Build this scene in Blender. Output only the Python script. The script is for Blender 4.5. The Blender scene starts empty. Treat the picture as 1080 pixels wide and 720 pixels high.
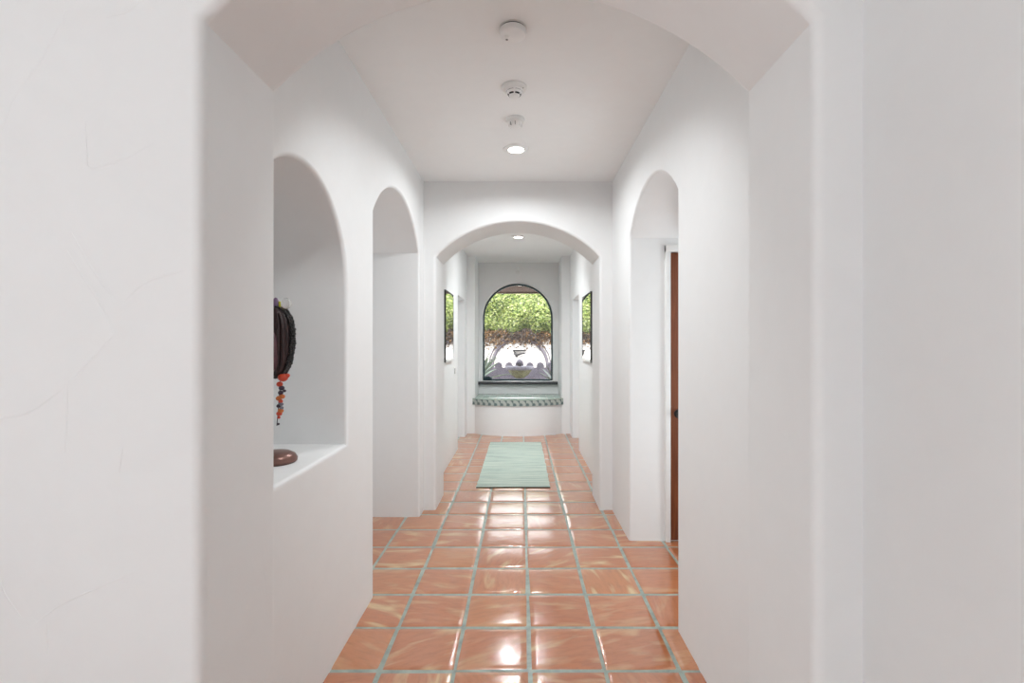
import bpy, bmesh, math, random
from mathutils import Vector, Matrix
random.seed(7)
C = bpy.context.scene.collection
PI = math.pi
F = 521.0            # focal length in pixels of a 1080-wide frame
EYE = 1.37
VX, VY = 549.5, 362.0

# ------------------------------------------------------------------ camera
cam_d = bpy.data.cameras.new('camera')
cam_d.sensor_fit = 'HORIZONTAL'; cam_d.sensor_width = 36.0
cam_d.lens = 36.0 * F / 1080.0
cam_d.shift_x = -(VX - 540.0) / 1080.0
cam_d.shift_y = (VY - 360.0) / 1080.0
cam_d.clip_start = 0.02; cam_d.clip_end = 200
cam = bpy.data.objects.new('camera', cam_d); C.objects.link(cam)
cam.location = (0, 0, EYE); cam.rotation_euler = (PI / 2, 0, 0)
bpy.context.scene.camera = cam

# ------------------------------------------------------------------ view / world / lights
vs = bpy.context.scene.view_settings
vs.view_transform = 'Standard'; vs.look = 'None'; vs.gamma = 1.0
vs.exposure = 0.2; vs.use_curve_mapping = False

world = bpy.data.worlds.new('world'); bpy.context.scene.world = world
world.use_nodes = True
bg = world.node_tree.nodes['Background']
bg.inputs[0].default_value = (0.90, 0.95, 1.0, 1); bg.inputs[1].default_value = 5.0

def lamp(name, kind, loc, rot, power, color=(1, 1, 1), size=None, sizey=None, spread=None):
    d = bpy.data.lights.new(name, kind); d.energy = power; d.color = color
    if kind == 'AREA':
        if sizey: d.shape = 'RECTANGLE'; d.size = size; d.size_y = sizey
        else: d.shape = 'DISK'; d.size = size
        if spread: d.spread = spread
    if kind == 'POINT': d.shadow_soft_size = size
    if kind == 'SUN': d.angle = size
    o = bpy.data.objects.new(name, d); C.objects.link(o)
    o.location = loc; o.rotation_euler = rot
    return o
SUN = lamp('sun', 'SUN', (0, -6, 14), (math.radians(52), 0, math.radians(-10)), 7.0, (1, 0.96, 0.88), math.radians(0.6))
# unseen fill lamps added to brighten the near room, side rooms and hallway
lamp('fill_near_room', 'AREA', (-2.55, -1.7, 1.0), (PI / 2 + 0.62, 0, -PI / 2), 66, (0.88, 0.95, 1.0), 2.2, 1.8, 2.9)
lamp('fill_hall', 'AREA', (-2.5, 3.2, 0.85), (PI / 2 + 0.75, 0, -PI / 2), 12, (0.86, 0.95, 1.0), 1.6, 1.5)
lamp('fill_vestibule', 'AREA', (1.98, 2.4, 0.9), (PI / 2 + 0.5, 0, PI / 2), 14, (0.86, 0.95, 1.0), 1.2, 1.3)
lamp('fill_west_room', 'AREA', (-2.5, 6.4, 1.2), (PI / 2 + 0.4, 0, -PI / 2), 16, (0.86, 0.95, 1.0), 1.6, 1.7)
lamp('fill_east_room', 'AREA', (2.2, 6.4, 1.2), (PI / 2 + 0.4, 0, PI / 2), 16, (0.86, 0.95, 1.0), 1.6, 1.7)
DOWN_POWER = 11.5

# ------------------------------------------------------------------ node helpers
def new_mat(name):
    m = bpy.data.materials.new(name); m.use_nodes = True
    nt = m.node_tree; b = nt.nodes['Principled BSDF']
    return m, nt, b
def N(nt, t, **kw):
    n = nt.nodes.new(t)
    for k, v in kw.items(): setattr(n, k, v)
    return n
def noise(nt, scale, detail=3, rough=0.5, vec=None, dist=0.0):
    n = N(nt, 'ShaderNodeTexNoise'); n.inputs['Scale'].default_value = scale
    n.inputs['Detail'].default_value = detail; n.inputs['Roughness'].default_value = rough
    n.inputs['Distortion'].default_value = dist
    if vec is not None: nt.links.new(vec, n.inputs['Vector'])
    return n
def ramp(nt, fac, stops):
    r = N(nt, 'ShaderNodeValToRGB'); e = r.color_ramp.elements
    while len(e) < len(stops): e.new(0.5)
    for i, (p, c) in enumerate(stops):
        e[i].position = p; e[i].color = (c[0], c[1], c[2], 1)
    nt.links.new(fac, r.inputs[0]); return r
def mix(nt, fac, a, b):
    m = N(nt, 'ShaderNodeMix', data_type='RGBA')
    for s, v in ((m.inputs[0], fac), (m.inputs[6], a), (m.inputs[7], b)):
        if hasattr(v, 'links'): nt.links.new(v, s)
        else: s.default_value = v if not isinstance(v, tuple) else (v[0], v[1], v[2], 1)
    return m.outputs[2]
def bump(nt, b, height, strength, dist=0.01, prev=None):
    n = N(nt, 'ShaderNodeBump'); n.inputs['Strength'].default_value = strength
    n.inputs['Distance'].default_value = dist
    nt.links.new(height, n.inputs['Height'])
    if prev is not None: nt.links.new(prev.outputs[0], n.inputs['Normal'])
    nt.links.new(n.outputs[0], b.inputs['Normal']); return n
def simple(name, col, rough=0.5, metal=0.0, var=0.06, scale=30, bmp=0.0, spec=None, coat=0.0):
    m, nt, b = new_mat(name)
    tc = N(nt, 'ShaderNodeTexCoord'); n = noise(nt, scale, 4, 0.55, tc.outputs['Object'])
    lo = tuple(max(0, c * (1 - var)) for c in col); hi = tuple(min(1, c * (1 + var)) for c in col)
    r = ramp(nt, n.outputs['Fac'], [(0.3, lo), (0.7, hi)])
    nt.links.new(r.outputs[0], b.inputs['Base Color'])
    b.inputs['Roughness'].default_value = rough; b.inputs['Metallic'].default_value = metal
    b.inputs['Coat Weight'].default_value = coat
    if bmp: bump(nt, b, n.outputs['Fac'], bmp, 0.004)
    return m

# ------------------------------------------------------------------ materials
def mat_plaster(name, col):
    m, nt, b = new_mat(name)
    tc = N(nt, 'ShaderNodeTexCoord'); v = tc.outputs['Object']
    n1 = noise(nt, 1.7, 3, 0.5, v, 0.6); n2 = noise(nt, 9, 4, 0.55, v, 0.8)
    r = ramp(nt, n2.outputs['Fac'], [(0.3, tuple(c * 0.985 for c in col)), (0.7, col)])
    nt.links.new(r.outputs[0], b.inputs['Base Color'])
    b.inputs['Roughness'].default_value = 0.62; b.inputs['Specular IOR Level'].default_value = 0.25
    p = bump(nt, b, n1.outputs['Fac'], 0.10, 0.05)
    p2 = bump(nt, b, n2.outputs['Fac'], 0.12, 0.008, p)
    return m
M = {}
M['plaster'] = mat_plaster('white_plaster', (0.855, 0.855, 0.850))
M['ceiling'] = mat_plaster('ceiling_plaster', (0.93, 0.935, 0.93))
M['white'] = simple('white_plastic', (0.90, 0.90, 0.89), 0.4, var=0.02)
M['offwhite'] = simple('aged_plastic', (0.84, 0.84, 0.82), 0.45, var=0.03)
M['paint'] = simple('white_gloss_paint', (0.82, 0.82, 0.80), 0.3, var=0.02)
M['black'] = simple('black_plastic', (0.012, 0.012, 0.013), 0.4)
M['grey'] = simple('grey_plastic', (0.25, 0.25, 0.25), 0.5)
M['iron'] = simple('dark_iron', (0.02, 0.02, 0.022), 0.45, 0.6)
M['frame'] = simple('dark_teal_window_metal', (0.018, 0.045, 0.055), 0.35, 0.2)
M['sill'] = simple('charcoal_sill', (0.05, 0.05, 0.055), 0.45, bmp=0.1)

def mat_tile():
    m, nt, b = new_mat('saltillo_tile')
    uv = N(nt, 'ShaderNodeUVMap', uv_map='tile')
    at = N(nt, 'ShaderNodeAttribute', attribute_name='tile_rand')
    sep = N(nt, 'ShaderNodeSeparateColor'); nt.links.new(at.outputs['Color'], sep.inputs[0])
    base = ramp(nt, sep.outputs[0], [(0.0, (0.40, 0.100, 0.026)), (0.35, (0.47, 0.140, 0.048)),
                                     (0.65, (0.50, 0.168, 0.065)), (1.0, (0.53, 0.195, 0.050))])
    mp = N(nt, 'ShaderNodeMapping'); nt.links.new(uv.outputs[0], mp.inputs[0])
    mp.inputs['Scale'].default_value = (0.55, 1.9, 1)
    st = noise(nt, 2.2, 2, 0.45, mp.outputs[0], 0.5)
    sm = ramp(nt, st.outputs['Fac'], [(0.52, (0, 0, 0)), (0.70, (1, 1, 1))])
    big = noise(nt, 2.0, 3, 0.5, uv.outputs[0], 0.4)
    c1 = mix(nt, big.outputs['Fac'], base.outputs[0], (0.52, 0.20, 0.085))
    fm = N(nt, 'ShaderNodeMath', operation='MULTIPLY'); nt.links.new(sm.outputs[0], fm.inputs[0])
    am = N(nt, 'ShaderNodeMath', operation='MULTIPLY_ADD'); nt.links.new(sep.outputs[1], am.inputs[0])
    am.inputs[1].default_value = 0.70; am.inputs[2].default_value = 0.25
    nt.links.new(am.outputs[0], fm.inputs[1])
    c2 = mix(nt, fm.outputs[0], c1, (0.70, 0.50, 0.27))
    dk = noise(nt, 7, 5, 0.6, mp.outputs[0])
    dm = ramp(nt, dk.outputs['Fac'], [(0.3, (0.82, 0.80, 0.78)), (0.55, (1, 1, 1))])
    mm = N(nt, 'ShaderNodeMix', data_type='RGBA', blend_type='MULTIPLY'); mm.inputs[0].default_value = 1
    nt.links.new(c2, mm.inputs[6]); nt.links.new(dm.outputs[0], mm.inputs[7])
    nt.links.new(mm.outputs[2], b.inputs['Base Color'])
    b.inputs['Roughness'].default_value = 0.30
    b.inputs['Coat Weight'].default_value = 1.0; b.inputs['Coat Roughness'].default_value = 0.17
    b.inputs['Coat IOR'].default_value = 1.9
    b.inputs['Specular IOR Level'].default_value = 0.25
    bn = noise(nt, 3.0, 3, 0.5, mp.outputs[0], 0.3)
    p = bump(nt, b, bn.outputs['Fac'], 0.22, 0.006)
    nt.links.new(p.outputs[0], b.inputs['Coat Normal'])
    return m
M['tile'] = mat_tile()
def mat_grout():
    m, nt, b = new_mat('sage_grout')
    tc = N(nt, 'ShaderNodeTexCoord')
    n = noise(nt, 14, 4, 0.6, tc.outputs['Object'])
    r = ramp(nt, n.outputs['Fac'], [(0.3, (0.20, 0.24, 0.21)), (0.55, (0.33, 0.39, 0.34)), (0.75, (0.45, 0.50, 0.43))])
    nt.links.new(r.outputs[0], b.inputs['Base Color'])
    b.inputs['Roughness'].default_value = 0.5; b.inputs['Coat Weight'].default_value = 0.5
    b.inputs['Coat Roughness'].default_value = 0.25
    bump(nt, b, n.outputs['Fac'], 0.3, 0.004)
    return m
M['grout'] = mat_grout()
def mat_wood(name, a, bcol, rough=0.35, axis=(14, 14, 1.0)):
    m, nt, b = new_mat(name)
    tc = N(nt, 'ShaderNodeTexCoord'); mp = N(nt, 'ShaderNodeMapping')
    nt.links.new(tc.outputs['Object'], mp.inputs[0]); mp.inputs['Scale'].default_value = axis
    n = noise(nt, 2.2, 6, 0.6, mp.outputs[0], 1.2)
    r = ramp(nt, n.outputs['Fac'], [(0.3, a), (0.7, bcol)])
    nt.links.new(r.outputs[0], b.inputs['Base Color']); b.inputs['Roughness'].default_value = rough
    bump(nt, b, n.outputs['Fac'], 0.15, 0.002)
    return m
M['door'] = mat_wood('reddish_brown_wood', (0.10, 0.026, 0.010), (0.24, 0.072, 0.026))
M['eave'] = mat_wood('brown_eave_boards', (0.06, 0.030, 0.022), (0.13, 0.070, 0.050), 0.7, (1.2, 14, 14))
def mat_glass():
    m, nt, b = new_mat('window_glass')
    b.inputs['Base Color'].default_value = (1, 1, 1, 1); b.inputs['Roughness'].default_value = 0.0
    b.inputs['IOR'].default_value = 1.45; b.inputs['Transmission Weight'].default_value = 1.0
    return m
M['glass'] = mat_glass()
def mat_mirror():
    m, nt, b = new_mat('mirror_silver')
    b.inputs['Base Color'].default_value = (0.9, 0.91, 0.90, 1); b.inputs['Metallic'].default_value = 1
    b.inputs['Roughness'].default_value = 0.015
    return m
M['mirror'] = mat_mirror()
def mat_emit(name, col, s):
    m, nt, b = new_mat(name)
    b.inputs['Emission Color'].default_value = (*col, 1); b.inputs['Emission Strength'].default_value = s
    return m
M['lamp'] = mat_emit('lamp_lens', (1, 0.96, 0.90), 14)

# ------------------------------------------------------------------ mesh helpers
def finish(me, smooth=True, ang=40):
    if smooth:
        me.polygons.foreach_set('use_smooth', [True] * len(me.polygons))
        me.set_sharp_from_angle(angle=math.radians(ang))
ORG = {}
def tag(o, label=None, cat=None, group=None, kind=None):
    if label: o['label'] = label
    if cat: o['category'] = cat
    if group: o['group'] = group
    if kind: o['kind'] = kind
    return o
def base_of(o):
    v = Vector((0, 0, 0))
    while o is not None:
        v += o.location; o = o.parent
    return v
def obj(name, bm, mats, parent=None, smooth=True, ang=40, origin=None, recalc=True):
    """bm is in world coordinates; linked as one mesh object, local to its parent (or to origin)."""
    off = Vector(origin) if origin is not None else Vector((0, 0, 0))
    pb = base_of(parent) if parent else Vector((0, 0, 0))
    if parent and origin is None: off = pb
    if recalc: bmesh.ops.recalc_face_normals(bm, faces=bm.faces)
    bmesh.ops.translate(bm, verts=bm.verts, vec=-off)
    me = bpy.data.meshes.new(name); bm.to_mesh(me); bm.free()
    for m in (mats if isinstance(mats, (list, tuple)) else [mats]): me.materials.append(m)
    finish(me, smooth, ang)
    o = bpy.data.objects.new(name, me); C.objects.link(o)
    if parent: o.parent = parent
    o.location = off - pb
    return o
def thing(name, label, cat, loc, group=None, kind=None):
    o = bpy.data.objects.new(name, None); C.objects.link(o); o.location = loc
    o.empty_display_size = 0.1
    return tag(o, label, cat, group, kind)
def add_box(bm, a, b, bev=0.0, seg=2, mi=0):
    r = bmesh.ops.create_cube(bm, size=1.0); vs_ = r['verts']
    for v in vs_:
        v.co = Vector([(a[i] + b[i]) / 2 + v.co[i] * (b[i] - a[i]) for i in range(3)])
    if bev:
        es = list({e for v in vs_ for e in v.link_edges})
        rr = bmesh.ops.bevel(bm, geom=es, offset=bev, segments=seg, profile=0.5, affect='EDGES')
        vs_ = [v for v in rr['verts']]
    if mi:
        for f in {f for v in vs_ for f in v.link_faces}: f.material_index = mi
    return vs_
def box(a, b, bev=0.0, seg=2):
    bm = bmesh.new(); add_box(bm, a, b, bev, seg); return bm
def add_lathe(bm, prof, c=(0, 0, 0), seg=32, mat=None, mi=0):
    mat = mat or Matrix.Identity(4); rings = []
    for r, z in prof:
        if r < 1e-6: rings.append([bm.verts.new(mat @ Vector((0, 0, z)) + Vector(c))])
        else: rings.append([bm.verts.new(mat @ Vector((r * math.cos(2 * PI * k / seg), r * math.sin(2 * PI * k / seg), z)) + Vector(c)) for k in range(seg)])
    for A, B in zip(rings, rings[1:]):
        for k in range(seg):
            k2 = (k + 1) % seg
            if len(A) == 1 and len(B) == 1: continue
            if len(A) == 1: f = bm.faces.new((A[0], B[k], B[k2]))
            elif len(B) == 1: f = bm.faces.new((A[k], A[k2], B[0]))
            else: f = bm.faces.new((A[k], A[k2], B[k2], B[k]))
            f.material_index = mi
def lathe(prof, c=(0, 0, 0), seg=32, mat=None):
    bm = bmesh.new(); add_lathe(bm, prof, c, seg, mat); return bm
def add_tube(bm, pts, rad, seg=10, cap=True):
    pts = [Vector(p) for p in pts]; n = len(pts)
    rads = rad if isinstance(rad, (list, tuple)) else [rad] * n
    up = Vector((0, 0, 1)); rings = []; prev = None
    for i, p in enumerate(pts):
        t = (pts[min(i + 1, n - 1)] - pts[max(i - 1, 0)]).normalized()
        if prev is None:
            a = t.cross(up)
            if a.length < 1e-3: a = t.cross(Vector((1, 0, 0)))
        else: a = prev - t * prev.dot(t)
        a.normalize(); prev = a; b = t.cross(a)
        rings.append([bm.verts.new(p + (a * math.cos(2 * PI * k / seg) + b * math.sin(2 * PI * k / seg)) * rads[i]) for k in range(seg)])
    for A, B in zip(rings, rings[1:]):
        for k in range(seg): bm.faces.new((A[k], A[(k + 1) % seg], B[(k + 1) % seg], B[k]))
    if cap: bm.faces.new(rings[0][::-1]); bm.faces.new(rings[-1])
def tube(pts, rad, seg=10):
    bm = bmesh.new(); add_tube(bm, pts, rad, seg); return bm
def add_ball(bm, c, r, sub=2):
    rr = r if isinstance(r, (tuple, list)) else (r, r, r)
    q = bmesh.ops.create_icosphere(bm, subdivisions=sub, radius=1.0)
    for v in q['verts']: v.co = Vector((c[0] + v.co.x * rr[0], c[1] + v.co.y * rr[1], c[2] + v.co.z * rr[2]))
def ball(c, r, sub=3):
    bm = bmesh.new(); add_ball(bm, c, r, sub); return bm
def area2(p): return sum(p[i][0] * p[(i + 1) % len(p)][1] - p[(i + 1) % len(p)][0] * p[i][1] for i in range(len(p)))
def plate_mesh(outer, holes, thick, bev, res=4):
    """a slab with arched openings and bull-nosed edges: outline in (u, v), thickness along w (0..thick)"""
    cu = bpy.data.curves.new('slab', 'CURVE'); cu.dimensions = '2D'; cu.fill_mode = 'BOTH'
    cu.extrude = thick / 2 - bev; cu.bevel_depth = bev; cu.bevel_resolution = res; cu.offset = -bev
    for k, pl in enumerate([outer] + list(holes)):
        if (area2(pl) > 0) != (k == 0): pl = pl[::-1]
        s = cu.splines.new('POLY'); s.points.add(len(pl) - 1)
        for i, (u, v) in enumerate(pl): s.points[i].co = (u, v, 0, 1)
        s.use_cyclic_u = True
    t = bpy.data.objects.new('slab', cu); C.objects.link(t)
    dg = bpy.context.evaluated_depsgraph_get(); dg.update()
    me = bpy.data.meshes.new_from_object(t.evaluated_get(dg))
    bpy.data.objects.remove(t); bpy.data.curves.remove(cu)
    bm = bmesh.new(); bm.from_mesh(me); bpy.data.meshes.remove(me)
    bmesh.ops.remove_doubles(bm, verts=bm.verts, dist=1e-5)
    bmesh.ops.translate(bm, verts=bm.verts, vec=(0, 0, thick / 2))
    return bm
def map_bm(bm, f):
    for v in bm.verts: v.co = Vector(f(v.co.x, v.co.y, v.co.z))
def structure(name, bm, mat, label, cat='wall', wn=True, **kw):
    o = obj(name, bm, mat, **kw); tag(o, label, cat, None, 'structure')
    if wn:
        md = o.modifiers.new('normals', 'WEIGHTED_NORMAL'); md.keep_sharp = True; md.weight = 80
    return o
def seg_arch(c, hw, spring, rise, n=28):
    """points from left spring to right spring of a segmental (or half-round) arch"""
    R = (hw * hw + rise * rise) / (2 * rise); zc = spring + rise - R
    a0 = math.atan2(spring - zc, hw)
    return [(c - R * math.cos(a0 + (PI - 2 * a0) * k / n), zc + R * math.sin(a0 + (PI - 2 * a0) * k / n)) for k in range(n + 1)]
def P(px, py, d): return Vector(((px - VX) * d / F, d, EYE - (py - VY) * d / F))

# ------------------------------------------------------------------ room dimensions
H = 2.70; XL, XR = -0.80, 0.75
AC, AH, AS, AR = -0.028, 0.674, 2.083, 0.287       # the two big arches
Y1, Y2 = 1.085, 1.42                               # near arch wall
Y3, Y4 = 4.06, 4.50                                # middle arch wall
XL2, XR2 = -0.82, 0.745
YP, YE = 7.50, 8.15
LOW = -0.12

# ------------------------------------------------------------------ floor of handmade tiles in sunk grout
def build_floor():
    T = 0.315; g = 0.0065; x0, y0 = 0.037, 2.071
    bm = bmesh.new(); uvl = bm.loops.layers.uv.new('tile'); cl = bm.loops.layers.float_color.new('tile_rand')
    xmin, xmax, ymin, ymax = -2.75, 2.45, -4.1, 8.42
    S = [0.0, 0.035, 0.10, 0.5, 0.90, 0.965, 1.0]
    h = lambda s: -0.0045 if s in (0.0, 1.0) else (-0.0012 if s in (0.035, 0.965) else 0.0)
    rnd = random.Random(11)
    for i in range(int((xmin - x0) // T), int((xmax - x0) // T) + 1):
        for j in range(int((ymin - y0) // T), int((ymax - y0) // T) + 1):
            ax, ay = x0 + i * T + g, y0 + j * T + g; w = T - 2 * g
            cx = [[rnd.uniform(-1, 1) * 0.0022 for _ in range(2)] for _ in range(4)]
            tx, ty = rnd.gauss(0, 0.0022), rnd.gauss(0, 0.0022); dz = rnd.uniform(-0.0006, 0.0006)
            hw = rnd.random(); r1 = rnd.random(); r2 = rnd.random() ** 1.3
            th = rnd.choice((0, 0, 0, PI / 2)) + rnd.gauss(0, 0.22); ou, ov = rnd.uniform(0, 60), rnd.uniform(0, 60)
            ct, st = math.cos(th), math.sin(th); grid = []
            for b_ in S:
                row = []
                for a_ in S:
                    k = [(1 - a_) * (1 - b_), a_ * (1 - b_), a_ * b_, (1 - a_) * b_]
                    jx = sum(k[q] * cx[q][0] for q in range(4)); jy = sum(k[q] * cx[q][1] for q in range(4))
                    z = min(h(a_), h(b_)) + (a_ - .5) * w * tx * 1.2 + (b_ - .5) * w * ty * 1.2 + dz
                    row.append(bm.verts.new((min(max(ax + a_ * w + jx, xmin), xmax), min(max(ay + b_ * w + jy, ymin), ymax), z)))
                grid.append(row)
            for b_ in range(6):
                for a_ in range(6):
                    f = bm.faces.new((grid[b_][a_], grid[b_][a_ + 1], grid[b_ + 1][a_ + 1], grid[b_ + 1][a_]))
                    f.material_index = 0
                    for lp, (ia, ib) in zip(f.loops, ((a_, b_), (a_ + 1, b_), (a_ + 1, b_ + 1), (a_, b_ + 1))):
                        u, v = S[ia] - .5, S[ib] - .5
                        lp[uvl].uv = (u * ct - v * st + ou, u * st + v * ct + ov)
                        lp[cl] = (r1, r2, hw, 1)
    add_box(bm, (xmin, ymin, LOW), (xmax, ymax, -0.0035), mi=1)
    o = obj('floor', bm, [M['tile'], M['grout']], recalc=False, ang=60)
    tag(o, 'glossy terracotta floor tiles with sage grey grout running down the hallway', 'floor', None, 'structure')
build_floor()

# ------------------------------------------------------------------ ceiling and walls
structure('ceiling', box((-2.75, -4.1, H), (2.45, 8.42, H + 0.25)), M['ceiling'], 'flat white plaster ceiling over the hallway', 'ceiling', wn=False)
def arch_wall(name, xa, xb, ya, yb, bev, label):
    arch = seg_arch(AC, AH, AS, AR, 40)
    outer = [(xa, LOW), (AC - AH, LOW)] + arch + [(AC + AH, LOW), (xb, LOW), (xb, H + 0.06), (xa, H + 0.06)]
    bm = plate_mesh(outer, [], yb - ya, bev)
    map_bm(bm, lambda u, v, w: (u, ya + w, v))
    return bm
def ridge(bm, pts, y, w=0.0022, h=0.0007, sgn=1):
    """raised trowel line on the wall face at y (towards the viewer)"""
    vs_ = []
    n = len(pts)
    for i, p in enumerate(pts):
        t = (pts[min(i + 1, n - 1)] - pts[max(i - 1, 0)]).normalized(); nx = Vector((-t.z, 0, t.x))
        k = math.sin(PI * (0.08 + 0.84 * i / (n - 1))); ww = w * (0.4 + 0.6 * k)
        vs_.append([bm.verts.new((p.x + nx.x * ww, y + 0.0003, p.z + nx.z * ww)),
                    bm.verts.new((p.x, y - h * (0.3 + k), p.z)),
                    bm.verts.new((p.x - nx.x * ww * 2.2, y + 0.0003, p.z - nx.z * ww * 2.2))])
    for A, B in zip(vs_, vs_[1:]):
        for k in range(2): bm.faces.new((A[k], A[k + 1], B[k + 1], B[k]))
def smooth_pts(px, d, n=6):
    q = [P(x, y, d) for x, y in px]; out = []
    for i in range(len(q) - 1):
        a = q[max(i - 1, 0)]; b = q[i]; c = q[i + 1]; e = q[min(i + 2, len(q) - 1)]
        for k in range(n):
            t = k / n
            out.append(0.5 * ((2 * b) + (c - a) * t + (2 * a - 5 * b + 4 * c - e) * t * t + (3 * b - a - 3 * c + e) * t ** 3))
    return out + [q[-1]]
bm = arch_wall('wall_near', -2.75, 1.10, Y1, Y2, 0.024, '')
bmesh.ops.recalc_face_normals(bm, faces=bm.faces)
for px in ([(-30, 446), (0, 441), (30, 435), (55, 418), (73, 404)], [(73, 404), (95, 380), (120, 352)], [(120, 352), (105, 320), (86, 290), (70, 264)],
           [(71, 400), (71, 440), (69, 480)], [(33, 661), (60, 640), (88, 626), (108, 618), (140, 603)], [(130, 318), (155, 297), (195, 285)],
           [(90, 128), (92, 160), (96, 177), (130, 168), (162, 150)], [(0, 140), (20, 95), (45, 60), (70, 10)], [(0, 608), (5, 625), (22, 650)],
           [(120, 316), (98, 285), (75, 245)], [(130, 470), (126, 500)], [(50, 655), (51, 690)], [(112, 18), (135, 12), (150, 0)]):
    ridge(bm, smooth_pts(px, Y1), Y1)
structure('wall_near', bm, M['plaster'], 'white plaster wall with the large near archway and hairline trowel marks', recalc=False)
structure('wall_middle', arch_wall('', -1.3, 1.1, Y3, Y4, 0.022, ''), M['plaster'], 'white plaster wall with the second archway across the hallway')

# left hallway wall: niche and arched passage
def side_notch(ya, yb, spring, rise):
    c, hw = (ya + yb) / 2, (yb - ya) / 2
    return [(ya, LOW)] + seg_arch(c, hw, spring, rise, 32) + [(yb, LOW)]
NY0, NY1, NZ, NSP = 1.425, 2.275, 0.905, 1.615
niche = [(NY0, NZ)] + seg_arch((NY0 + NY1) / 2, (NY1 - NY0) / 2, NSP, 0.4249, 36) + [(NY1, NZ)]
outer = [(1.30, LOW)] + side_notch(2.68, 3.90, AS, 0.285) + [(Y3 + 0.2, LOW), (Y3 + 0.2, H + 0.06), (1.30, H + 0.06)]
bm = plate_mesh(outer, [niche], 0.45, 0.018)
map_bm(bm, lambda u, v, w: (XL - w, u, v))
add_box(bm, (XL - 0.50, NY0 - 0.05, NZ - 0.05), (XL - 0.44, NY1 + 0.05, 2.12))
structure('wall_left', bm, M['plaster'], 'white plaster left hallway wall with an arched display niche and arched passage')
# right hallway wall: arched opening to a vestibule
outer = [(1.30, LOW)] + side_notch(2.37, 3.43, 2.10, 0.235) + [(Y3 + 0.2, LOW), (Y3 + 0.2, H + 0.06), (1.30, H + 0.06)]
bm = plate_mesh(outer, [], 0.36, 0.018)
map_bm(bm, lambda u, v, w: (XR + w, u, v))
structure('wall_right', bm, M['plaster'], 'white plaster right hallway wall with an arched opening')
# near room: right return wall, far left wall and a back wall whose opening is sized for the light let in
structure('wall_return', box((XR, -4.1, LOW), (XR + 0.2, Y1 + 0.1, H + 0.05)), M['plaster'], 'plain white wall at the right edge beside the near archway', wn=False)
structure('wall_west', box((-2.75, -4.1, LOW), (-2.6, 8.42, H + 0.05)), M['plaster'], 'white outer wall on the left of the house', wn=False)
structure('wall_east', box((2.3, 1.2, LOW), (2.45, 8.42, H + 0.05)), M['plaster'], 'white outer wall on the right of the house', wn=False)
bm = bmesh.new()
for a, b in (((-2.75, LOW), (-2.58, H)), ((-1.7, LOW), (1.0, H)), ((-2.75, 2.45), (1.0, H + 0.05))):
    add_box(bm, (a[0], -4.1, a[1]), (b[0], -3.95, b[1]))
structure('wall_back', bm, M['plaster'], 'white wall behind the viewer, its opening sized for the light it lets in', wn=False)
# vestibule behind the right arch
bm = box((1.09, 3.436, LOW), (2.35, 3.60, H + 0.05))
structure('wall_vestibule', bm, M['plaster'], 'white vestibule wall holding the dark wooden door', wn=False)
bm = box((1.10, 1.36, 2.11), (2.35, 3.45, H + 0.05))
structure('ceiling_vestibule', bm, M['ceiling'], 'lowered white ceiling of the vestibule behind the right arch', 'ceiling', wn=False)
structure('trim_sun_block', box((-2.75, -8.5, 2.60), (1.0, -4.05, 2.75)), M['plaster'], 'unseen roof slab added behind the viewer to block the sun', 'roof', wn=False)  # unseen slab added to keep the sun out of the near room
structure('wall_vestibule_near', box((1.0, 1.25, LOW), (2.35, 1.4, 2.3)), M['plaster'], 'plain near end wall of the vestibule', wn=False)
# hall behind the left arch
structure('wall_hall', box((-2.65, 1.42, LOW), (-1.22, 1.52, H + 0.05)), M['plaster'], 'near end wall of the side hall behind the left arch', wn=False)
structure('wall_hall_far', box((-2.65, 4.35, LOW), (-1.22, 4.50, H + 0.05)), M['plaster'], 'far end wall of the side hall behind the left arch', wn=False)
# second hallway with a doorway on each side
def door_wall(name, ya, yb, da, db, dz, x, sg, label):
    outer = [(ya, LOW), (da, LOW), (da, dz), (db, dz), (db, LOW), (yb, LOW), (yb, H + 0.06), (ya, H + 0.06)]
    bm = plate_mesh(outer, [], 0.16, 0.012)
    map_bm(bm, lambda u, v, w: (x + sg * w, u, v))
    structure(name, bm, M['plaster'], label)
door_wall('wall_left_far', Y4 - 0.05, YP + 0.12, 6.42, 7.24, 2.0, XL2, -1, 'white wall on the left of the far hallway with an open doorway')
door_wall('wall_right_far', Y4 - 0.05, YP + 0.12, 6.37, 7.16, 2.0, XR2, 1, 'white wall on the right of the far hallway with an open doorway')
structure('wall_room_west', box((-2.65, 7.50, LOW), (-0.97, 7.62, H + 0.05)), M['plaster'], 'white end wall of the left side room', wn=False)
structure('wall_room_east', box((0.90, 7.50, LOW), (2.35, 7.62, H + 0.05)), M['plaster'], 'white end wall of the right side room', wn=False)
structure('wall_room_east_near', box((1.0, 4.30, LOW), (2.35, 4.48, H + 0.05)), M['plaster'], 'near wall of the right side room', wn=False)
# pilasters framing the window bay
for nm, a, b, s in (('wall_bay_left', -1.02, -0.70, 'left'), ('wall_bay_right', 0.62, 0.95, 'right')):
    outer = [(a, YP), (b, YP), (b, YE + 0.05), (a, YE + 0.05)]
    bm = plate_mesh(outer, [], H + 0.2, 0.03)
    map_bm(bm, lambda u, v, w: (u, v, LOW + w))
    structure(nm, bm, M['plaster'], 'white plaster pier with rounded edge at the %s of the window bay' % s)
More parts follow.
